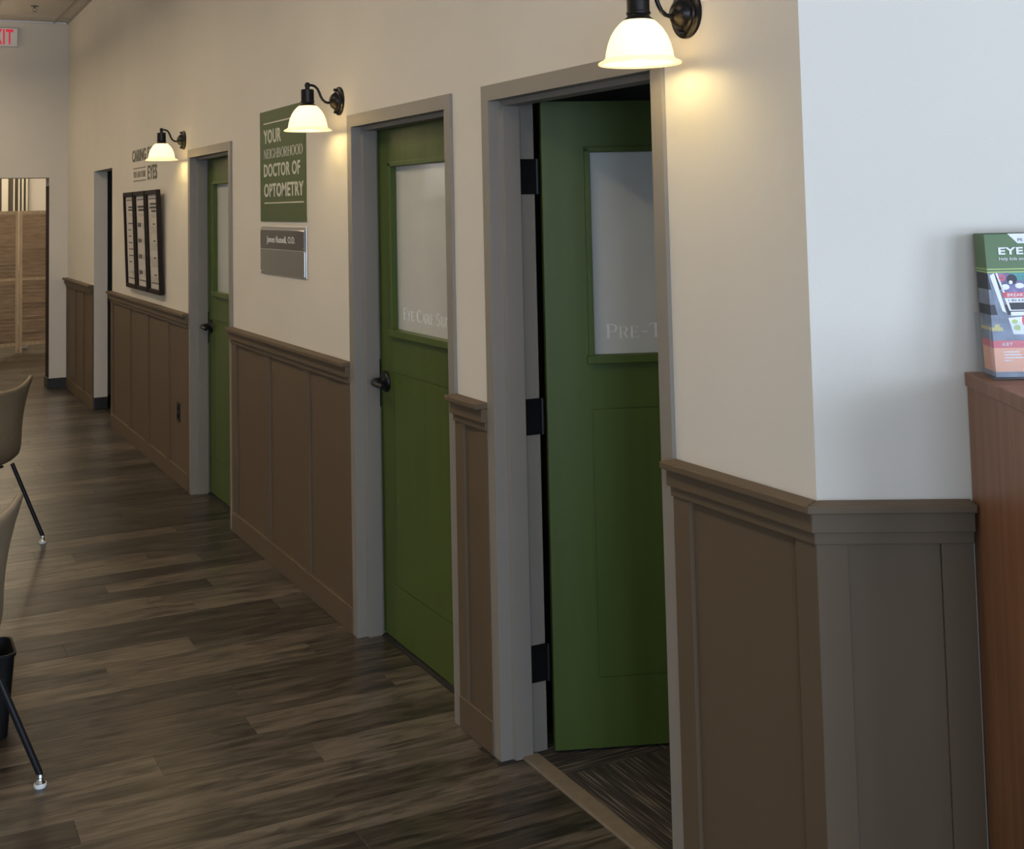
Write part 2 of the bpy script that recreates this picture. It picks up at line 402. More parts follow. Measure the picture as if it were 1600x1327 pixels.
def lettering(name, polys, material, parent, origin, ux, uy, width, height, thick=0.0012, words=1):
    v, f = polys
    bounds = (min(p[0] for p in v), max(p[0] for p in v), min(p[1] for p in v), max(p[1] for p in v))
    spans = sorted((min(v[i][0] for i in q), max(v[i][0] for i in q)) for q in f)
    gaps, hi = [], spans[0][1]
    for a, b_ in spans[1:]:
        if a > hi: gaps.append((a-hi, (a+hi)/2))
        hi = max(hi, b_)
    cuts = sorted(c for _, c in sorted(gaps)[::-1][:words-1]) + [1e9]
    lo, out = -1e9, None
    for c in cuts:
        ff = [q for q in f if lo < sum(v[i][0] for i in q)/len(q) <= c]; lo = c
        idx = sorted({i for q in ff for i in q}); mp = {i: k for k, i in enumerate(idx)}
        out = lettering_piece(name, ([v[i] for i in idx], [tuple(mp[i] for i in q) for q in ff]), material, parent, origin, ux, uy, width, height, thick, bounds)
    return out
WX, WZ = (0, -1, 0), (0, 0, 1)      # reading direction and up on the door wall

# ------------------------------------------------------------------ the room
ZC = 3.62; Y_END = 13.15; X_LEFT = -7.4; D_H = 2.083; TH = 0.115
DOORS = [(7.780, 6.752), (4.876, 3.848), (3.603, 2.574)]      # outer frame edges, far and near
OPEN = (11.50, 10.56); OPEN_H = 2.075
CH_D = Vector((sin(radians(120)), cos(radians(120)), 0)); CH_N = Vector((-0.5, -0.8660254, 0)); CH0 = Vector((0, 2.066, 0))
CH_L = 2.4; CE = CH0 + CH_D*CH_L

mb = MB()
for a, b_ in ((Y_END+TH, OPEN[0]), (OPEN[1], DOORS[0][0]), (DOORS[0][1], DOORS[1][0]), (DOORS[1][1], DOORS[2][0])):
    mb.box(0, TH, b_, a, 0, ZC)
for (a, b_), h in ((OPEN, OPEN_H), (DOORS[0], D_H), (DOORS[1], D_H), (DOORS[2], D_H)):
    mb.box(0, TH, b_, a, h, ZC)
mb.prism([(0, DOORS[2][1]), (0, 2.066), (TH, 2.15), (TH, DOORS[2][1])], lambda p, q, t: (p, q, t), 0, ZC)
struct(mb.build('wall_right', WALL), 'long cream wall with the three green doors')
e2 = CE - CH_N*TH
struct(MB().prism([(0, 2.066), (CE.x, CE.y), (e2.x, e2.y), (TH, 2.15)], lambda p, q, t: (p, q, t), 0, ZC).build('wall_angled', WALL), 'short angled wall turning away beside the wooden counter')
struct(B(CE.x, 5.2, CE.y, CE.y+TH, 0, ZC).build('wall_right_rear', WALL))
struct(B(5.2, 5.2+TH, Y_FRONT, CE.y+TH, 0, ZC).build('wall_far_right', WALL))
struct(B(X_LEFT-TH, X_LEFT, Y_FRONT, Y_END, 0, ZC).build('wall_left', WALL))
# end wall with the opening to the back room
EO = (-1.70, -0.174); EO_H = 2.072; ET = 0.27
mb = B(EO[1], 0, Y_END, Y_END+ET, 0, ZC); mb.box(X_LEFT, EO[0], Y_END, Y_END+ET, 0, ZC); mb.box(EO[0], EO[1], Y_END, Y_END+ET, EO_H, ZC)
struct(mb.build('wall_back', WALL), 'cream end wall with the opening to the back room')
# storefront
mb = MB(); px = X_LEFT
for x0, x1, _ in WINDOWS:
    mb.box(px, x0, Y_FRONT-TH, Y_FRONT, 0, ZC); mb.box(x0, x1, Y_FRONT-TH, Y_FRONT, 0, 0.4); mb.box(x0, x1, Y_FRONT-TH, Y_FRONT, 2.7, ZC); px = x1
mb.box(px, 5.2, Y_FRONT-TH, Y_FRONT, 0, ZC)
struct(mb.build('wall_front', WALL))
for i, (x0, x1, _) in enumerate(WINDOWS):
    wn = struct(empty('window_%d' % (i+1), ((x0+x1)/2, Y_FRONT, 0.4)))
    f = MB()
    for a, b_ in ((x0, x0+.06), (x1-.06, x1)): f.box(a, b_, Y_FRONT-.1, Y_FRONT-.02, .4, 2.7)
    for a, b_ in ((.4, .46), (2.64, 2.7)): f.box(x0+.06, x1-.06, Y_FRONT-.1, Y_FRONT-.02, a, b_)
    f.build('window_frame', STORE, wn)
# back room beyond the end wall
BR_Y = 18.7
struct(B(-3.4, 1.6, BR_Y, BR_Y+.1, 0, 2.9).build('wall_back_room', WALL))
struct(B(1.5, 1.6, Y_END+TH, BR_Y, 0, 2.9).build('wall_back_room_right', WALL))
struct(B(-3.5, -3.4, Y_END+TH, BR_Y, 0, 2.9).build('wall_back_room_left', WALL))
struct(B(-3.5, 1.6, Y_END+TH, BR_Y+.1, 2.9, 2.95).build('ceiling_back_room', CEILT))
# hall behind the cased opening, exam room behind the open door
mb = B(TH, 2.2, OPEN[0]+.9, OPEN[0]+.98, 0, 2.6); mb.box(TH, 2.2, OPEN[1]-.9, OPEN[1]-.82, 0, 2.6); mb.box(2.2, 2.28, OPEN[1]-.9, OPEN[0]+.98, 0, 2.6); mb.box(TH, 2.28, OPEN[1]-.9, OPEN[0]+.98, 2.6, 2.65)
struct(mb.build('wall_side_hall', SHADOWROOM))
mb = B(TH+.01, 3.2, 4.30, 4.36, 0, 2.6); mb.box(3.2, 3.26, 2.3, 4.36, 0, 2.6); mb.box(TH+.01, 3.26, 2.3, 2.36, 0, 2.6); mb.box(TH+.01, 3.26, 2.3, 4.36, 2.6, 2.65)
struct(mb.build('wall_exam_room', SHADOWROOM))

# ------------------------------------------------------------------ floor of planks
PW, PL_, PO = 0.1525, 1.22, 3.985
floor = struct(MB().box(X_LEFT, 5.2, Y_FRONT, BR_Y, -0.06, -0.006).build('floor', SUBFLOOR), 'dark weathered wood-look plank floor running across the hall')
def plank_geo(mb, x0, x1, y0, y1, rv, bev=0.0009):
    o = len(mb.v); g = 0.0004
    x0 += g; x1 -= g; y0 += g; y1 -= g
    mb.v += [(x0, y0, -.006), (x1, y0, -.006), (x1, y1, -.006), (x0, y1, -.006), (x0, y0, -bev), (x1, y0, -bev), (x1, y1, -bev), (x0, y1, -bev),
             (x0+bev, y0+bev, 0), (x1-bev, y0+bev, 0), (x1-bev, y1-bev, 0), (x0+bev, y1-bev, 0)]
    fs = [(8, 9, 10, 11)]
    for i in range(4):
        j = (i+1) % 4; fs += [(i, j, 4+j, 4+i), (4+i, 4+j, 8+j, 8+i)]
    mb.f += [tuple(o+k for k in q) for q in fs]; mb.rnd += [rv]*len(fs)
ENDS = {0: -0.94, 1: -0.606, 7: -0.598, 9: -0.165, 12: -0.340, 6: -0.945, 5: -0.205, 27: -0.505}     # butt joints seen in the photo
TONE = {(0, -1): .85, (0, 0): .45, (1, 0): .92, (1, -1): .30, (7, -1): .92, (7, 0): .30, (9, -1): .15, (9, 0): .60, (12, -1): .12, (12, 0): .55,
        (6, -1): .45, (6, 0): .70, (5, -1): .8, (5, 0): .3, (27, -1): .95, (27, 0): .4}
rest = MB(); n_pl = 0
XR = 0.085
k0 = int(math.floor((Y_FRONT-PO)/PW)); k1 = int(math.ceil((BR_Y-PO)/PW))
for k in range(k0, k1):
    y0 = max(PO + k*PW, Y_FRONT); y1 = min(y0+PW, BR_Y) if k > k0 else PO+(k+1)*PW
    if y1-y0 < 0.01: continue
    e = ENDS.get(k, -random.random()*PL_)
    xmax = 5.2 if y1 < 2.05 else (1.5 if y0 > Y_END else XR)
    if y0 > 2.0 and y0 < 2.7: xmax = 0.0
    j = int(math.ceil((xmax-e)/PL_))
    while True:
        a = e + (j-1)*PL_; b_ = a+PL_
        if b_ < X_LEFT: break
        xa, xb = max(a, X_LEFT), min(b_, xmax)
        if xb-xa > 0.004:
            rv = TONE.get((k, j-1), random.random())
            ym = (y0+y1)/2
            seen = 2.9 < ym < Y_END+.2 and xb > -1.62 - 0.0*(ym) and n_pl < 298
            if ym > 9 and xb < -0.9: seen = False
            if seen:
                pb = MB(); plank_geo(pb, xa, xb, y0, y1, rv); pb.build('plank', PLANK, floor); n_pl += 1
            else: plank_geo(rest, xa, xb, y0, y1, rv)
        j -= 1
rest.build('plank_field', PLANK, floor, kind='stuff')
carpet = struct(B(0.105, 3.2, 2.3, 4.3, -0.005, 0.004).build('floor_exam_room', CARPET), 'dark striped carpet tiles inside the open doorway')
struct(B(0.055, 0.112, DOORS[2][1]+.05, DOORS[2][0]-.05, -0.005, 0.007).build('trim_threshold', THRESH, bevel=.003), 'tan transition strip under the open door')
struct(B(0.085, 2.2, OPEN[1]-.9, OPEN[0]+.9, -0.006, 0.0).build('floor_side_hall', SUBFLOOR))
for i in (0, 1):
    struct(B(0.086, 0.16, DOORS[i][1]+.05, DOORS[i][0]-.05, -0.005, 0.003).build('trim_gap_shade_%d' % (i+1), SUBFLOOR))  # dark strip stands in for the shaded gap under each closed leaf

# ------------------------------------------------------------------ ceiling
ceil = struct(B(X_LEFT, 5.2, Y_FRONT, Y_END, ZC+.03, ZC+.08).build('ceiling', CEILG), 'suspended tile ceiling')
TX0, TX, TY0, TY = -0.136, 0.60, 11.60, 1.21
restc = MB(); grid = MB(); fill_cells = []
tx = [0.0, TX0] + [TX0-TX*i for i in range(1, 13)]
for i in range(len(tx)-1):
    xb, xa = tx[i], max(tx[i+1], X_LEFT)
    j = -14
    while True:
        ya, yb = TY0+TY*j, TY0+TY*(j+1)
        if ya >= Y_END: break
        ya, yb = max(ya, Y_FRONT), min(yb, Y_END)
        if yb-ya > .02:
            if (i == 3 and j in (0, -2, -4, -6, -8)) or (i == 9 and j in (-1, -5)): fill_cells.append((xa, xb, ya, yb))
            if ya > 9 and xb > -2.0: B(xa+.011, xb-.011 if xb < 0 else -0.006, ya+.011, yb-.011, ZC+.003, ZC+.02).build('ceiling_tile', CEILT, ceil)
            else: restc.box(xa+.011, xb-.011, ya+.011, yb-.011, ZC+.003, ZC+.02)
        j += 1
restc.box(0, 5.2, Y_FRONT, 2.0, ZC+.003, ZC+.02)
restc.build('tile_field', CEILT, ceil, kind='stuff')
for x in tx[1:]: grid.box(x-.011, x+.011, Y_FRONT, Y_END, ZC-.004, ZC+.03)
for j in range(-13, 2):
    y = TY0+TY*j
    if Y_FRONT < y < Y_END: grid.box(X_LEFT, 0, y-.011, y+.011, ZC-.0035, ZC+.03)
grid.box(-.02, 0, 2.07, Y_END, ZC-.004, ZC+.0); grid.box(X_LEFT, 0, Y_END-.02, Y_END, ZC-.004, ZC)
grid.build('ceiling_grid', CEILG, ceil)
ZP = 3.12       # hanging height of the unseen fixtures added to brighten walls and ceiling
for n_, (xa, xb, ya, yb) in enumerate(fill_cells):
    xm, ym = (xa+xb)/2, (ya+yb)/2
    t = empty('fill_light', (xm, ym, ZP))
    B(xm-.11, xm+.11, ym-.56, ym+.56, ZP, ZP+.045).build('diffuser', FILLM, t, bevel=.008)
    f = B(xm-.125, xm-.112, ym-.575, ym+.575, ZP+.002, ZP+.05); f.box(xm+.112, xm+.125, ym-.575, ym+.575, ZP+.002, ZP+.05)
    f.box(xm-.112, xm+.112, ym-.575, ym-.562, ZP+.002, ZP+.05); f.box(xm-.112, xm+.112, ym+.562, ym+.575, ZP+.002, ZP+.05)
    f.build('housing', CEILG, t)
    for q in (-.5, .5): MB().tube([(xm, ym+q, ZP+.045), (xm, ym+q, ZC)], .003, 6).build('suspension_rod', CHROME, t)
    tag(t, 'unseen linear fill light added over the hall', 'pendant light', 'unseen fill lights added over the hall')
BRL = mat('back_room_diffuser', (.8, .8, .8), emit=(1.0, .83, .6), estr=15.0)
for yq, lb in ((15.0, 'ceiling light of the back room in front of the folding screen'), (17.7, 'ceiling light of the back room behind the folding screen')):
    t = empty('ceiling_light', (-.4, yq, 2.88)); B(-1.0, .2, yq-.3, yq+.3, 2.885, 2.90).build('diffuser', BRL, t)
    f = MB()
    for q in ((-1.04, -1.0, yq-.34, yq+.34), (.2, .24, yq-.34, yq+.34), (-1.0, .2, yq-.34, yq-.3), (-1.0, .2, yq+.3, yq+.34)): f.box(*q, 2.875, 2.9)
    f.build('frame', CEILG, t); tag(t, lb, 'ceiling light')

# ------------------------------------------------------------------ wainscot runs
def wainscot(n, P0, d, nrm, L, battens, far_cut=0.0, near_cut=0.0, mit0=0.0, mit1=0.0, label=None):
    """run of length L from P0 along d; nrm points into the room; battens: list of (s0, s1); mit: tan of mitre at each end"""
    P0, d, nrm = Vector(P0), Vector(d), Vector(nrm)
    root = struct(empty('trim_%d' % n, P0 + d*(L/2)), label)
    def bar(name, s0, s1, o0, o1, z0, z1, bev=.002, m0=0.0, m1=0.0):
        mb = MB(); pts = [(s0-m0*o0, o0), (s1+m1*o0, o0), (s1+m1*o1, o1), (s0-m0*o1, o1)]
        mb.prism(pts, lambda p, q, t: P0+d*p+nrm*q+Vector((0, 0, t)), z0, z1)
        return mb.build(name, WAIN, root, bevel=bev)
    E = 0.004
    edges = [0.0] + [x for b in battens for x in b] + [L]
    for i in range(0, len(edges), 2):
        if edges[i+1]-edges[i] > .006: bar('panel', edges[i], edges[i+1], 0, .003, .09, 1.0, 0)
    for i, (a, b_) in enumerate(battens):
        bar('batten', a, b_, .0, .013, .095, 1.0, .0015, mit0 if a < .001 else 0, mit1 if b_ > L-.001 else 0)
    bar('baseboard', 0, L, 0, .016, .0, .104, .003, mit0, mit1)
    bar('lower_moulding', 0, L, 0, .020, .993, 1.019, .002, mit0, mit1)
    bar('frieze', 0, L, 0, .032, 1.019, 1.061, .002, mit0, mit1)
    bar('rail_cap', 0, L, 0, .051, 1.061, 1.079, .003, mit0, mit1)
    return root
def yb(y0, lst): return [(y0-a, y0-b_) for a, b_ in lst]
D, NRM = (0, -1, 0), (-1, 0, 0)
wainscot(1, (0, Y_END, 0), D, NRM, Y_END-OPEN[0], yb(Y_END, [(13.15, 13.07), (12.62, 12.54), (12.10, 12.02), (11.58, 11.50)]), label='brown panelled wainscot between the end wall and the cased opening')
wainscot(2, (0, OPEN[1], 0), D, NRM, OPEN[1]-DOORS[0][0], yb(OPEN[1], [(10.56, 10.48), (9.79, 9.71), (9.11, 9.03), (8.44, 8.36), (7.84, 7.78)]), label='brown panelled wainscot below the three framed posters')
wainscot(3, (0, DOORS[0][1], 0), D, NRM, DOORS[0][1]-DOORS[1][0], yb(DOORS[0][1], [(6.752, 6.66), (6.105, 6.035), (5.49, 5.42), (4.945, 4.876)]), label='brown panelled wainscot below the green sign')
wainscot(4, (0, DOORS[1][1], 0), D, NRM, DOORS[1][1]-DOORS[2][0], yb(DOORS[1][1], [(3.848, 3.782), (3.669, 3.603)]), label='narrow strip of brown wainscot between two green doors')
MT = math.tan(radians(30))
wainscot(5, (0, DOORS[2][1], 0), D, NRM, DOORS[2][1]-2.066, yb(DOORS[2][1], [(2.574, 2.506), (2.124, 2.066)]), mit1=MT, label='brown wainscot bay between the open door and the wall corner')
wainscot(6, CH0, CH_D, CH_N, 0.312, [(0, .058), (.246, .312)], mit0=MT, label='brown wainscot on the angled wall beside the wooden counter')
wainscot(7, CH0+CH_D*1.52, CH_D, CH_N, CH_L-1.52, [(0, .07), (.80, .88)])
struct(B(EO[1]-.006, EO[1], Y_END+.004, Y_END+ET-.05, .10, 1.99).build('trim_jamb', FRAMEWOOD), 'dark jamb board in the opening to the back room')
# dark bases
struct(B(EO[1], -0.016, Y_END-.012, Y_END, 0, .10).build('baseboard_back', RUBBER, bevel=.002), 'dark base strip at the foot of the end wall')
struct(B(EO[1]-.012, EO[1], Y_END-.012, Y_END+ET, 0, .10).build('baseboard_back_return', RUBBER, bevel=.002))
struct(B(0.0, TH, OPEN[0]-.012, OPEN[0], 0, .105).build('baseboard_opening', RUBBER, bevel=.002), 'dark base strip in the cased opening')
struct(B(X_LEFT, EO[0], Y_END-.012, Y_END, 0, .10).build('baseboard_back_left', RUBBER))

# ------------------------------------------------------------------ doors
LEAF_W = 0.916
def make_door(n, ya, yb_, hinge_far, swing, text, label):
    root = struct(empty('door_%d' % n, (0.07, (ya+yb_)/2, 0)), label)
    prof = [(-.011, 0), (-.011, .050), (.029, .050), (.029, .0505), (.034, .066), (.092, .066), (.096, .051), (.15, .050), (.15, 0)]
    zt = D_H-.050
    MB().prism(prof, lambda p, q, t: (p, ya-q, t), 0, zt).build('jamb', FRAME, root, bevel=.0015)
    MB().prism(prof, lambda p, q, t: (p, yb_+q, t), 0, zt).build('jamb', FRAME, root, bevel=.0015)
    MB().prism(prof, lambda p, q, t: (p, t, D_H-q), yb_, ya).build('frame_head', FRAME, root, bevel=.0015)
    # leaf in its own coordinates: u from the hinge edge, v depth into the room behind, z
    W, H, T = LEAF_W, 2.018, .045
    gx0, gx1, gz0, gz1 = .150, W-.150, 1.205, 1.857
    lf = MB(); r_ = .003; g = .004
    # core
    lf.box(0, gx0, r_, T, 0, H); lf.box(gx1, W, r_, T, 0, H); lf.box(gx0, gx1, r_, T, 0, gz0); lf.box(gx0, gx1, r_, T, gz1, H)
    # face skin around a grooved lower panel
    pz0, pz1, px0, px1 = .212, 1.041, .142, W-.142
    lf.box(0, px0, 0, r_, 0, H); lf.box(px1, W, 0, r_, 0, H)
    lf.box(px0, px1, 0, r_, 0, pz0); lf.box(px0, px1, 0, r_, pz1, gz0); lf.box(px0, px1, 0, r_, gz1, H)
    lf.box(px0+g, px1-g, 0, r_, pz0+g, pz1-g)
    if swing:
        th = radians(swing)
        dv = Vector((sin(th), -cos(th), 0)); nv = Vector((cos(th), sin(th), 0)); org = Vector((0.157, 3.514, 0.012))
    else:
        dv = Vector((0, 1, 0)); nv = Vector((1, 0, 0)); org = Vector((0.101, yb_+.056, 0.012))
    M = Matrix(((dv.x, nv.x, 0, org.x), (dv.y, nv.y, 0, org.y), (0, 0, 1, org.z), (0, 0, 0, 1)))
    def X(mb): mb.v = [tuple(M @ Vector(p)) for p in mb.v]; return mb
    leaf = X(lf).build('leaf', GREEN, root)
    glass = X(MB().box(gx0, gx1, .018, .026, gz0, gz1)).build('glass_pane', FROST, leaf)
    mo = MB()       # proud bead round the pane
    mo.box(gx0-.014, gx0+.004, -.010, .018, gz0-.004, gz1+.012); mo.box(gx1-.004, gx1+.014, -.010, .018, gz0-.004, gz1+.012)
    mo.box(gx0-.014, gx1+.014, -.010, .018, gz1-.004, gz1+.014)
    X(mo).build('glazing_bead', GREEN, leaf, bevel=.002)
    X(MB().box(gx0-.020, gx1+.020, -.020, .018, gz0-.022, gz0+.004)).build('glazing_sill', GREEN, leaf, bevel=.002)
    # lever set
    hu, hz = W-.062, 0.995
    for side in ((-1, 1) if swing else (-1,)):
        v0 = 0 if side < 0 else T
        hs = MB()
        Mr = M @ Matrix.Translation((hu, v0, hz)) @ Matrix.Rotation(radians(90)*(1 if side < 0 else -1), 4, 'X')
        hs.lathe([(.0, 0), (.042, 0), (.042, .006), (.036, .014), (.020, .020), (.0165, .024), (.0165, .052), (.0, .053)], 20, Mr)
        h = hs.build('lever_handle', BLACK, leaf, smooth=True)
        pts = [(hu, v0+side*.050, hz), (hu-.020, v0+side*.060, hz+.001), (hu-.060, v0+side*.062, hz-.002), (hu-.108, v0+side*.058, hz-.006)]
        lv = MB().tube([M @ Vector(p) for p in pts], [.015, .0145, .012, .010], 10)
        lv.build('lever_grip', BLACK, leaf, smooth=True)
    if not swing:
        B(.088, .100, ya-.058, ya-.050, 0.90, 1.09).build('strike_plate', BLACK, root)
    if text:
        tx_, u_left, u_right, zb, ht = text
        a = M @ Vector((u_left, .0178, zb)); dirv = (M.to_3x3() @ Vector((1 if u_right > u_left else -1, 0, 0)))
        lab(lettering('lettering', serif_polys(tx_, .80), ETCH, leaf, a, dirv, (0, 0, 1), abs(u_right-u_left), ht, .0012, tx_.count(' ')+1), 'white etched serif lettering')
    # hinges
    for hz_ in (1.735, .975, .215):
        if swing:
            hb = B(.097, .152, ya-.0535, ya-.049, hz_, hz_+.113); hb.tube([(.158, ya-.056, hz_), (.158, ya-.056, hz_+.113)], .007, 10)
            hb.build('hinge', BLACK, root)
        else:
            B(.140, .153, yb_+.046, yb_+.058, hz_, hz_+.113).build('hinge', BLACK, root)
    return root
make_door(1, *DOORS[0], False, 0, None, 'far closed green door with black lever, beside the smallest sconce')
make_door(2, *DOORS[1], False, 0, ('Eye Care Suite', LEAF_W-.210, LEAF_W-.210-.487, 1.250, .047), 'closed green door with frosted pane beside the green sign')
make_door(3, *DOORS[2], True, 69, ('Pre-Test', .197, .197+.283, 1.257, .046), 'green door standing open on black hinges into the dark room')

# ------------------------------------------------------------------ sconces
def make_sconce(loc, label):
    root = empty('wall_sconce', loc); root['_local'] = 1
    # local: wall at x=0, room towards -x, z=0 at the middle of the back plate
    R_ = Matrix.Rotation(radians(-90), 4, 'Y')
    bp = MB().lathe([(0, 0), (.060, 0), (.060, .007), (.055, .011), (.047, .012), (.045, .016), (.037, .018), (.035, .024), (.029, .033), (.018, .041), (.010, .044), (0, .045)], 32, R_)
    bp.build('back_plate', BRONZE, root, smooth=True)
    MB().lathe([(0, 0), (.006, 0), (.006, .012), (.004, .015), (0, .016)], 10, Matrix.Translation((-.012, 0, -.047)) @ R_).build('screw_knob', BRONZE, root, smooth=True)
    MB().lathe([(0, 0), (.006, 0), (.006, .012), (.004, .015), (0, .016)], 10, Matrix.Translation((-.012, 0, .047)) @ R_).build('screw_knob', BRONZE, root, smooth=True)
    P = [(-.040, 0, -.006), (-.052, 0, -.008), (-.064, 0, -.005), (-.075, 0, .004), (-.083, 0, .018), (-.089, 0, .034), (-.097, 0, .050), (-.108, 0, .060), (-.120, 0, .064), (-.140, 0, .064)]
    MB().tube(P, .0055, 10).build('arm', BRONZE, root, smooth=True)
    M0 = Matrix.Translation((-.140, 0, 0))
    MB().lathe([(0, .076), (.006, .075), (.011, .069), (.012, .063), (.010, .056), (.009, .051), (.010, .047), (.024, .046), (.027, .044), (.027, -.001), (.029, -.003), (.029, -.008), (.026, -.010), (.027, -.014), (.036, -.021), (.036, -.024), (0, -.024)], 24, M0).build('socket_cup', BRONZE, root, smooth=True)
    outer = [(.034, -.021), (.044, -.029), (.056, -.042), (.066, -.058), (.074, -.078), (.079, -.098), (.081, -.112), (.088, -.118), (.096, -.121), (.0985, -.124), (.098, -.127)]
    inner = [(.092, -.1275), (.083, -.123), (.077, -.114), (.075, -.098), (.070, -.079), (.062, -.060), (.052, -.045), (.041, -.033), (.031, -.025)]
    sh = MB().lathe(outer+inner, 40, M0, close=True).build('glass_shade', OPAL, root, smooth=True)
    MB().lathe([(0, -.124), (.010, -.122), (.019, -.114), (.023, -.103), (.021, -.090), (.014, -.078), (.011, -.066), (.011, -.030), (0, -.03)], 16, M0).build('bulb', BULBM, root, smooth=True)
    tag(root, label, 'wall lamp', 'bell-shaped wall sconces over the doors')
    return root
make_sconce((0, 7.925, 2.153), 'smallest lit sconce with white glass bell, by the far door')
make_sconce((0, 4.990, 2.153), 'middle lit sconce with white glass bell, overlapping the green sign')
make_sconce((0, 2.470, 2.153), 'largest lit sconce with white glass bell, cut off above the open door')

# ------------------------------------------------------------------ green sign and name plate
sg = empty('wall_sign', (0, 5.82, 1.647))
B(-.005, -.0005, 5.450, 6.186, 1.647, 2.192).build('sign_board', SIGNG, sg)
for nm, tx_, y0, y1, z0, z1, bold, sf in (('lettering', 'YOUR', 6.117, 5.822, 2.030, 2.099, .024, 0), ('lettering', 'NEIGHBORHOOD', 6.117, 5.487, 1.955, 2.003, 0, 1),
                                  ('lettering', 'DOCTOR OF', 6.117, 5.526, 1.865, 1.930, .024, 0), ('lettering', 'OPTOMETRY', 6.115, 5.478, 1.766, 1.833, .024, 0)):
    lettering(nm, serif_polys(tx_) if sf else sans_polys(tx_, bold), SIGNW, sg, (-.0052, y0, z0), WX, WZ, y0-y1, z1-z0, .001, tx_.count(' ')+1)
B(-.0062, -.005, 5.48, 6.118, 2.127, 2.133).build('rule', SIGNW, sg); B(-.0062, -.005, 5.48, 6.114, 1.734, 1.740).build('rule', SIGNW, sg)
tag(sg, 'olive green rectangular sign with pale lettering between two doors', 'sign')
npl = empty('name_plate', (0, 5.81, 1.385))
B(-.006, -.0005, 5.448, 6.180, 1.388, 1.624).build('backing', SILVER, npl, bevel=.002)
lab(B(-.011, -.006, 5.462, 6.174, 1.515, 1.606).build('name_strip', DKMIRROR, npl, bevel=.0015), 'dark mirrored strip with the name')
lab(B(-.011, -.006, 5.462, 6.174, 1.395, 1.511).build('lower_strip', GYMIRROR, npl, bevel=.0015), 'grey mirrored lower strip')
lettering('lettering', sans_polys('James Russell, O.D.'), ETCH, npl, (-.0112, 6.057, 1.536), WX, WZ, .46, .040, .001, 3)
for y in (5.474, 6.163):
    for z in (1.402, 1.505, 1.522, 1.598):
        MB().lathe([(0, 0), (.004, 0), (.003, .002), (0, .0025)], 8, Matrix.Translation((-.011, y, z)) @ Matrix.Rotation(radians(-90), 4, 'Y')).build('screw', CHROME, npl)
tag(npl, 'silver and dark mirrored name plate under the green sign', 'name plate')

# wall lettering above the frames
wl = empty('wall_lettering', (0, 9.2, 1.93))
def wlt(tx_, y0, y1, z0, z1, m_, sf=0, bold=.026):
    lettering('lettering', serif_polys(tx_) if sf else sans_polys(tx_, bold), m_, wl, (-.0005, y0, z0), WX, WZ, y0-y1, z1-z0, .002, tx_.count(' ')+1)
wlt('CARING', 9.672, 9.150, 2.080, 2.170, LETTERG); wlt('FOR', 9.085, 8.760, 2.080, 2.170, LETTERG)
wlt('EYES', 9.085, 8.755, 1.935, 2.038, LETTERG); wlt('YOU AND YOUR', 9.622, 9.165, 1.962, 2.008, LETTERL, 1)
B(-.0025, -.0005, 9.160, 9.622, 2.028, 2.034).build('rule', LETTERG, wl); B(-.0025, -.0005, 9.160, 9.622, 1.936, 1.942).build('rule', LETTERG, wl)
tag(wl, 'olive letters on the wall above the framed posters', 'lettering')

# ------------------------------------------------------------------ framed posters
LEAN = math.atan(0.022/0.70)
def poster(yc, wd, label, content):
    root = empty('framed_poster', (-.012, yc, 1.155)); root['_local'] = 1
    root.rotation_euler = (0, -LEAN, 0)
    h, b_, t = .702, .030, .028
    fr = B(-t, 0, -wd/2, -wd/2+b_, 0, h); fr.box(-t, 0, wd/2-b_, wd/2, 0, h); fr.box(-t, 0, -wd/2+b_, wd/2-b_, 0, b_); fr.box(-t, 0, -wd/2+b_, wd/2-b_, h-b_, h)
    fr.build('frame', FRAMEWOOD, root, bevel=.003)
    B(-.012, -.002, -wd/2+b_, wd/2-b_, b_, h-b_).build('print', PAPER, root)
    iw = wd-2*b_
    def bar(u, z, w_, hh, m_=INK):   # u from left 0..1
        y1 = iw/2-u*iw; B(-.0128, -.012, y1-w_*iw, y1, z, z+hh).build('print_mark', m_, root)
    bar(.06, .640, .88, .007); bar(.06, .066, .88, .007)
    content(bar)
    tag(root, label, 'picture frame', 'framed posters above the wainscot')
def c_list(bar):
    bar(.30, .585, .5, .012); bar(.26, .565, .58, .012)
    bar(.24, .540, .56, .004, INKL); bar(.34, .527, .36, .004, INKL)
    for i, w_ in enumerate((.52, .30, .30, .40, .60, .52, .28)): bar(.22, .468-.047*i, w_, .008)
    bar(.26, .118, .6, .004, INKL); bar(.34, .105, .5, .004, INKL)
def c_icons(bar):
    bar(.14, .585, .72, .014); bar(.20, .562, .6, .014); bar(.16, .538, .7, .004, INKL); bar(.18, .525, .66, .004, INKL)
    for i in range(4):
        z = .448-.112*i
        bar(.10, z, .15, .030); bar(.29, z+.003*(i % 2), .15, .030-.006*(i % 2))
        for j in range(4): bar(.55, z+.024-.011*j, .38, .003, INKL)
def c_text(bar):
    bar(.18, .600, .64, .015); bar(.14, .576, .72, .015); bar(.30, .552, .44, .015); bar(.26, .530, .5, .004, INKL); bar(.3, .517, .42, .004, INKL)
    for i in range(4):
        z = .450-.115*i
        bar(.40, z+.016, .24, .009)
        for j in range(5): bar(.12+.1*(j % 2), z-.010*j, .8-.1*(j % 3), .003, INKL)
poster(9.535, .385, 'farthest dark-framed poster with a column of short lines', c_list)
poster(9.115, .400, 'middle dark-framed poster with pairs of dark round icons', c_icons)
poster(8.685, .395, 'nearest dark-framed poster with paragraphs of fine print', c_text)

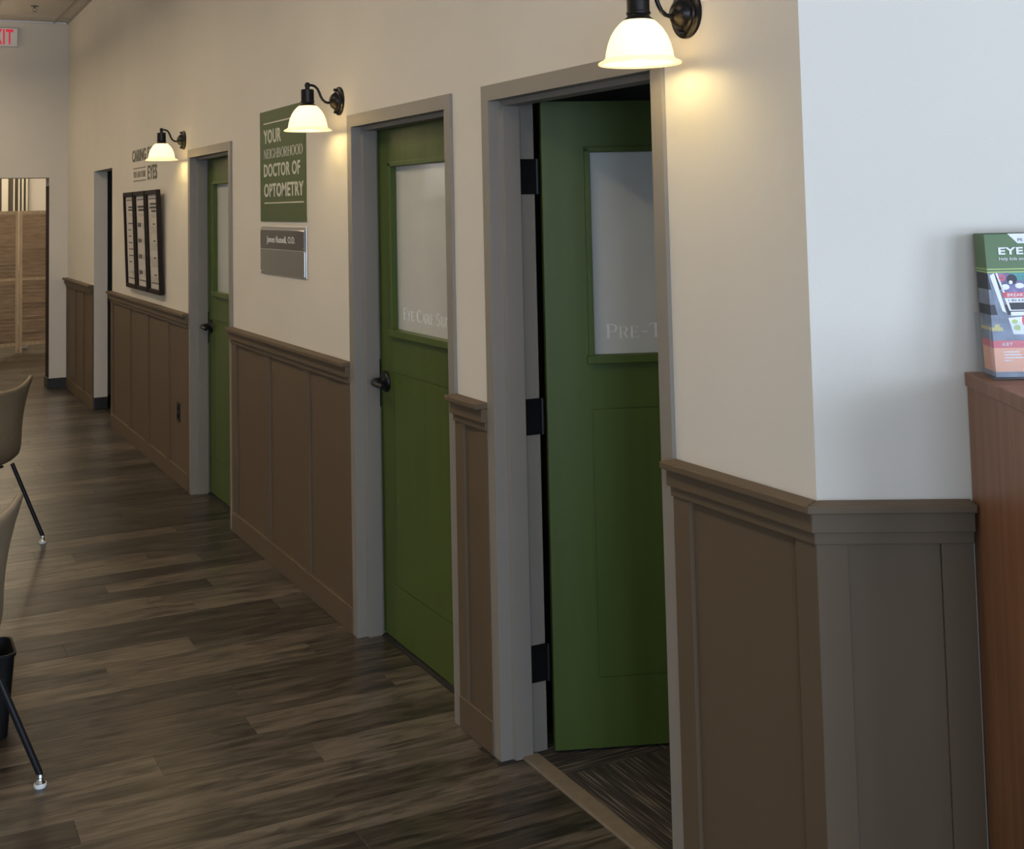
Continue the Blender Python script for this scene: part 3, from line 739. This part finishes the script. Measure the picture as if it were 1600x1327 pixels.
# outlet in the wainscot
ol = empty('electrical_outlet', (-.003, 8.095, .39))
B(-.009, -.003, 8.055, 8.135, .387, .505).build('cover_plate', BLACK, ol, bevel=.002)
for z in (.418, .468): B(-.0115, -.009, 8.078, 8.112, z-.016, z+.016).build('socket', BINBLK, ol, bevel=.003)
tag(ol, 'black electrical outlet low in the brown wainscot', 'outlet')

# ------------------------------------------------------------------ exit sign, sprinkler
ex = empty('exit_sign', (-.635, Y_END, 3.36))
B(-.795, -.477, Y_END-.045, Y_END-.001, 3.362, 3.545).build('housing', WHITEPL, ex, bevel=.005)
lab(lettering('lettering', sans_polys('EXIT', .02), REDLED, ex, (-.757, Y_END-.0452, 3.382), (1, 0, 0), WZ, .240, .150, .002), 'glowing red letters')
tag(ex, 'white exit sign with red letters high on the end wall', 'exit sign')
sp = empty('sprinkler_head', (-.43, 12.12, ZC)); sp['_local'] = 1
MB().lathe([(0, 0), (.036, 0), (.034, -.006), (.018, -.009), (0, -.009)], 20).build('escutcheon', SPRK, sp, smooth=True)
MB().lathe([(0, -.008), (.010, -.008), (.010, -.020), (.006, -.024), (0, -.024)], 12).build('body', SPRK, sp, smooth=True)
for s_ in (-1, 1): MB().tube([(s_*.009, 0, -.018), (s_*.016, 0, -.030), (s_*.010, 0, -.044), (0, 0, -.050)], .0025, 6).build('yoke_arm', SPRK, sp)
MB().lathe([(0, -.050), (.018, -.050), (.018, -.052), (0, -.053)], 16).build('deflector', SPRK, sp)
tag(sp, 'small chrome pendant sprinkler on the ceiling near the end wall', 'sprinkler')

# ------------------------------------------------------------------ back room: folding screen, blind
def screen_panel(root, p0, p1):
    p0, p1 = Vector(p0), Vector(p1); d = (p1-p0); Lw = d.length; d.normalize(); nn = Vector((d.y, -d.x, 0))
    M = Matrix(((d.x, nn.x, 0, p0.x), (d.y, nn.y, 0, p0.y), (0, 0, 1, 0), (0, 0, 0, 1)))
    st, t = .038, .022
    fr = MB()
    for a, b_ in ((0, st), (Lw-st, Lw)): fr.box(a, b_, -t/2, t/2, 0, 1.76, M)
    for z0, z1 in ((1.715, 1.76), (.895, .925), (.085, .125)): fr.box(st, Lw-st, -t/2, t/2, z0, z1, M)
    pan = fr.build('screen_panel', SCREENF, root, bevel=.002)
    for z0, z1 in ((.925, 1.715), (.125, .895)):
        n = 17; h = (z1-z0)/n
        for i in range(n):
            zc = z0+h*(i+.5)
            Ms = M @ Matrix.Translation((Lw/2, 0, zc)) @ Matrix.Rotation(radians(-24+random.uniform(-6, 6)), 4, 'X')
            MB().box(-(Lw/2-st), Lw/2-st, -.0035, .0035, -h*.56, h*.56, Ms).build('slat', SCREENW, pan)
fs = empty('folding_screen', (-.1, 16.8, 0))
screen_panel(fs, (-.52, 16.62, 0), (-.104, 16.80, 0)); screen_panel(fs, (-.090, 16.80, 0), (.325, 16.86, 0)); screen_panel(fs, (-.93, 16.80, 0), (-.53, 16.62, 0))
tag(fs, 'pale wooden louvered folding screen in the room beyond the opening', 'folding screen')
vb = empty('vertical_blind', (-.3, BR_Y-.1, 1.0))
lab(B(-1.35, .210, BR_Y-.03, BR_Y-.001, .9, 2.56).build('backing', DARKGAP, vb), 'dark gap behind the slats')
BL = ((-.140, -.054), (.010, .030), (.074, .096), (.121, .146), (.174, .200), (-.30, -.18), (-.46, -.34), (-.62, -.50), (-.80, -.68), (-.98, -.86))
for x0, x1 in BL:
    B(x0, x1, BR_Y-.09, BR_Y-.06, .9, 2.5).build('slat', BLINDW, vb, bevel=.004)
B(-1.35, .215, BR_Y-.11, BR_Y-.03, 2.5, 2.56).build('head_rail', WHITEPL, vb)
tag(vb, 'row of pale upright slats above the folding screen', 'blind')
wc = empty('waste_box', (.05, 17.3, 0))
B(-.06, .06, 17.22, 17.4, 0, .30).build('box', WHITEPL, wc, bevel=.01); B(-.065, .065, 17.215, 17.405, .30, .33).build('lid', WHITEPL, wc, bevel=.006)
tag(wc, 'small pale box on the floor behind the folding screen', 'box')

# display unit on the end wall (seen only mirrored in the door glass and the name plate)
du = empty('display_unit', (-4.3, Y_END-.2, 0))
B(-5.25, -3.46, Y_END-.03, Y_END-.001, .1, 2.2).build('back_panel', BLINDW, du)
for x in (-5.25, -4.35, -3.48): B(x, x+.02, Y_END-.32, Y_END-.03, .0, 2.2).build('upright', BLINDW, du)
for z in (.40, .66, .92, 1.18, 1.44): B(-5.23, -3.48, Y_END-.30, Y_END-.03, z, z+.02).build('shelf', SILVER, du)
for x in (-5.23, -4.63, -4.03): B(x+.004, x+.59 if x < -4.2 else -3.484, Y_END-.33, Y_END-.03, 1.80, 2.18).build('cabinet_door', WHITEPL, du, bevel=.004)
lb_ = B(-5.2, -3.5, Y_END-.62, Y_END-.56, 2.26, 2.29).build('fill_bar', mat('display_fill_bar', (.8, .8, .8), emit=(1.0, .93, .82), estr=16.0), du)  # added bar, out of view; brightens the unit and the far end
for x in (-5.0, -3.7): MB().tube([(x, Y_END-.03, 2.19), (x, Y_END-.59, 2.27)], .006, 6).build('bracket', CHROME, du)
tag(du, 'white wall shelving unit with upper cabinets, mirrored in the door glass', 'shelving unit')

# ------------------------------------------------------------------ chairs
def make_chair(loc, rz, label):
    root = empty('shell_chair', loc); root['_local'] = 1; root.rotation_euler = (0, 0, rz)
    # local: sitter faces +y, origin on the floor under the seat centre
    prof = [(.235, .425), (.215, .452), (.10, .445), (-.03, .430), (-.135, .425), (-.195, .450), (-.222, .510), (-.232, .600), (-.242, .700), (-.262, .790), (-.278, .835)]
    nv = len(prof); nu = 17; verts, faces = [], []
    for j, (y, z) in enumerate(prof):
        t = j/(nv-1)
        hw = [.205, .225, .238, .245, .245, .238, .222, .212, .216, .240, .262][j]
        for i in range(nu):
            s_ = -1+2*i/(nu-1); a = abs(s_)
            x = hw*s_
            if j <= 4: yy, zz = y - (.02*a**3 if j < 2 else 0), z + .035*a**3 - (.03*a**4 if j == 0 else 0)
            else: yy, zz = y + .055*a**2.4, z + (.035*a**3 if j < 6 else 0)
            if j == nv-1: zz += .070*a**3 - .012*(1-a*a) - (.030 if a > .99 else 0); x *= (1-.04*(a > .99))
            if j == nv-2: zz += .040*a**3
            verts.append((x, yy, zz))
    for j in range(nv-1):
        for i in range(nu-1):
            faces.append((j*nu+i, j*nu+i+1, (j+1)*nu+i+1, (j+1)*nu+i))
    mb = MB(); mb.v = verts; mb.f = faces
    sh = mb.build('seat_shell', CHAIRV, root, smooth=True)
    md = sh.modifiers.new('thick', 'SOLIDIFY'); md.thickness = .026; md.offset = 0
    ms = sh.modifiers.new('sub', 'SUBSURF'); ms.levels = 2; ms.render_levels = 2
    sub = MB()
    sub.box(-.15, .15, -.13, .15, .405, .417)
    sub.build('under_frame', LEGBLK, root, bevel=.004)
    for sx in (-1, 1):
        for top, foot in (((.170*sx, -.165, .425), (.285*sx, -.262, .036)), ((.165*sx, .14, .412), (.262*sx, .24, .036))):
            MB().tube([top, foot], .0105, 12).build('leg', LEGBLK, root, smooth=True)
            G = Matrix.Translation((foot[0], foot[1], 0))
            MB().lathe([(0, .040), (.012, .040), (.013, .030), (.009, .026), (.010, .022), (.017, .012), (0, .012)], 16, G).build('ferrule', CHROME, root, smooth=True)
            MB().lathe([(0, .013), (.018, .013), (.019, .006), (.016, .0), (0, .0)], 16, G).build('glide', WHITEPL, root, smooth=True)
    return tag(root, label, 'chair', 'tan shell chairs along the left')
make_chair((-1.32, 7.06, 0), radians(40), 'far tan shell chair with black splayed legs, cut off at the left edge')
make_chair((-1.667, 4.11, 0), radians(40), 'near tan shell chair with black splayed legs in front of the bin')

# waste bin
wb = empty('waste_bin', (-1.455, 4.60, 0))
def rrect(hx, hy, r, n=5):
    out = []
    for cx, cy, a0 in ((hx-r, hy-r, 0), (-hx+r, hy-r, 90), (-hx+r, -hy+r, 180), (hx-r, -hy+r, 270)):
        for i in range(n+1):
            a = radians(a0+90*i/n); out.append((cx+r*cos(a), cy+r*sin(a)))
    return out
mb = MB(); rings = [(.125, .085, .03, 0.0), (.145, .10, .035, .258), (.150, .105, .036, .261), (.150, .105, .036, .271), (.143, .098, .033, .271), (.115, .075, .028, .01)]
n = None
for hx, hy, r_, z in rings:
    q = rrect(hx, hy, r_); n = len(q); mb.v += [(-1.455+a, 4.60+b_, z) for a, b_ in q]
for i in range(len(rings)-1):
    for k in range(n): mb.f.append((i*n+k, i*n+(k+1) % n, (i+1)*n+(k+1) % n, (i+1)*n+k))
mb.f.append(tuple(range(n))[::-1]); mb.f.append(tuple((len(rings)-1)*n+k for k in range(n)))
mb.build('bin_body', BINBLK, wb, smooth=True)
tag(wb, 'black plastic waste bin behind the near chair, at the left edge', 'waste bin')

# ------------------------------------------------------------------ wooden counter with brochures
def CP(s_, o, z): p = CH0 + CH_D*s_ + CH_N*o; return (p.x, p.y, z)
def cbox(mb, s0, s1, o0, o1, z0, z1):
    mb.prism([(s0, o0), (s1, o0), (s1, o1), (s0, o1)], lambda p, q, t: CP(p, q, t), z0, z1); return mb
ct = empty('wooden_counter', CP(.9, .3, 0))
cbox(MB(), .316, 1.50, .004, .56, .08, 1.309).build('body', CHERRY, ct)
cbox(MB(), .312, 1.505, .002, .58, 1.309, 1.337).build('counter_top', CHERRY, ct, bevel=.0015)
cbox(MB(), .34, 1.48, .01, .52, .0, .08).build('plinth', RUBBER, ct)
for s0, s1 in ((.33, .905), (.915, 1.49)): 
    dr = cbox(MB(), s0, s1, .56, .578, .10, 1.295).build('door', CHERRY, ct, bevel=.002)
    hs = s1-.05 if s0 < .5 else s0+.05
    MB().tube([CP(hs, .578, .75), CP(hs, .60, .76), CP(hs, .60, .86), CP(hs, .578, .87)], .005, 8).build('handle', CHROME, dr)
tag(ct, 'tall cherry wood cabinet counter against the angled wall', 'counter')

LN = math.tan(radians(7.5))
def lean(s_, o, z): return CP(s_, o-(z-1.345)*LN, z)
def lbox(mb, s0, s1, o0, o1, z0, z1):
    mb.prism([(s0, o0), (s1, o0), (s1, o1), (s0, o1)], lambda p, q, t: lean(p, q, t), z0, z1); return mb
hd = empty('brochure_holder', CP(.45, .08, 1.337))
S0, S1 = .330, .566; OB, OF = .040, .126
lbox(MB(), S0, S1, OF, OF+.003, 1.339, 1.447).build('front_panel', ACRYL, hd)
lbox(MB(), S0, S1, OB-.003, OB, 1.339, 1.462).build('back_panel', ACRYL, hd)
for s0, s1 in ((S0, S0+.003), (S1-.003, S1)):
    mb = MB(); pts = [(OB, 1.339), (OF, 1.339), (OF-.108*LN, 1.447), (OB+.03-.125*LN, 1.462), (OB-.125*LN, 1.462)]
    mb.prism(pts, lambda p, q, t: CP(t, p, q), s0, s1); mb.build('side_panel', ACRYL, hd)
cbox(MB(), S0, S1, OB-.003, OF+.003, 1.3372, 1.3405).build('base', ACRYL, hd)
tag(hd, 'clear acrylic brochure holder standing on the wooden counter', 'holder')

NM = 9; MS0, MS1, MZ0, MZ1 = .339, .556, 1.342, 1.622
for i in range(NM):
    o1 = .119-.0076*i; o0 = o1-.0070
    front = i == 0
    mg = empty('brochure', lean((MS0+MS1)/2, (o0+o1)/2, MZ0))
    dz = random.uniform(-.0015, .001) if i else 0
    lbox(MB(), MS0, MS1, o0, o1-.0006, MZ0, MZ1+dz).build('pages', LEAF, mg)
    # printed colour runs over the edge of every copy in bands
    def band(z0, z1, m_, s0=MS0, s1=MS1, lift=0.0, nm='cover_print'):
        return lbox(MB(), s0-.0002 if s0 == MS0 else s0, s1, o0+.0003 if (s0 == MS0) else o1-.0008, o1+lift, z0, z1).build(nm, m_, mg)
    band(1.553, MZ1+dz, MAGG); band(1.551, 1.5535, MAGL); band(1.5475, 1.551, MAGG); band(1.545, 1.5475, MAGL)
    band(1.512, 1.545, MAGK); band(1.482, 1.512, MAGB); band(1.462, 1.482, MAGK); band(1.438, 1.462, MAGB); band(1.431, 1.438, MAGY); band(1.412, 1.431, MAGB)
    band(1.398, 1.412, MAGR); band(1.352, 1.398, MAGO); band(MZ0, 1.352, MAGB)
    if front:
        def quad(pts, m_, lift, nm='cover_print'):
            mb = MB(); mb.prism(pts, lambda p, q, t: lean(p, o1+t, q), lift*.3, lift); return mb.build(nm, m_, mg)
        L1, L2, L3, L4 = .0004, .0007, .0010, .0013
        quad([(.385, 1.6225), (.556, 1.6225), (.556, 1.603), (.404, 1.603)], MAGW, L1)
        quad([(MS0, 1.5445), (.352, 1.5445), (.372, 1.462), (.385, 1.452), (.392, 1.415), (.366, 1.413), (.350, 1.470)], MAGB, L1)
        quad([(.343, 1.540), (.352, 1.5445), (.369, 1.466), (.362, 1.470)], MAGW, L2)
        quad([(.354, 1.5445), (.358, 1.5445), (.372, 1.500), (.368, 1.500)], MAGW, L3)
        quad([(.358, 1.5445), (.556, 1.5445), (.556, 1.506), (.371, 1.506)], MAGV, L2)
        quad([(.380, 1.5445), (.430, 1.5445), (.412, 1.527), (.395, 1.531)], MAGT, L3)
        def disc(s_, z, r_, m_, lift, ry=1.0, n=14): quad([(s_+r_*cos(2*pi*k/n), z+r_*ry*sin(2*pi*k/n)) for k in range(n)], m_, lift)
        disc(.3665, 1.535, .0065, MAGR, L3); disc(.3665, 1.535, .003, MAGV, L4); disc(.386, 1.532, .010, MAGK, L4); disc(.383, 1.526, .0038, MAGW, .0015)
        disc(.400, 1.519, .009, MAGW, L3, .6); disc(.372, 1.517, .008, MAGW, L3, .7)
        quad([(.364, 1.506), (.556, 1.506), (.556, 1.496), (.367, 1.496)], MAGR, L3)
        quad([(.368, 1.495), (.556, 1.495), (.556, 1.470), (.376, 1.470)], MAGW, L2)
        quad([(.376, 1.486), (.556, 1.486), (.556, 1.472), (.379, 1.472)], MAGK, L3)
        quad([(.378, 1.468), (.556, 1.468), (.556, 1.4605), (.378, 1.4605)], MAGW, L2)
        quad([(.372, 1.456), (.408, 1.459), (.404, 1.424), (.380, 1.424)], MAGW, L2)
        disc(.384, 1.449, .006, MAGL, L3, .7); disc(.388, 1.437, .007, MAGL, L3, .8)
        disc(.410, 1.450, .012, MAGR, L3, 1.2); disc(.416, 1.437, .014, MAGK, L4, 1.1)
        quad([(MS0+.006, 1.444), (.355, 1.444), (.352, 1.438), (MS0+.004, 1.438)], MAGY, L3)
        nrmz = Vector(lean(0, 0, 1.5))-Vector(lean(0, 0, 1.4)); nrmz.normalize()
        def ltx(tx_, s0, z0, wd, ht, m_, bold=0.0): lettering('lettering', sans_polys(tx_, bold), m_, mg, lean(s0, o1+.0012, z0), CH_D, nrmz, wd, ht, .0006, tx_.count(' ')+1)
        ltx('EYE', .364, 1.581, .049, .0145, MAGW, .03)
        ltx('Help kids and', .364, 1.5675, .052, .0085, MAGW)
        ltx('BREAKING', .374, 1.498, .050, .006, MAGW, .01)
        ltx('1 IN 4 KIDS', .376, 1.488, .045, .005, MAGB)
        ltx('KEY', .356, 1.402, .020, .006, MAGW, .01)
        ltx('PE', .405, 1.607, .010, .006, MAGB)
        for q in range(4):
            quad([(.358, 1.391-.0055*q), (.358+(.030, .034, .036, .014)[q], 1.391-.0055*q), (.358+(.030, .034, .036, .014)[q], 1.389-.0055*q), (.358, 1.389-.0055*q)], MAGW, L1)
        tag(mg, 'front copy of the green-headed eye brochure in the clear holder', 'brochure', 'copies of the brochure in the holder')
    else:
        tag(mg, 'green-edged copy of the brochure stacked behind the front one', 'brochure', 'copies of the brochure in the holder')

for o in list(bpy.data.objects):
    if '_local' in o: del o['_local']
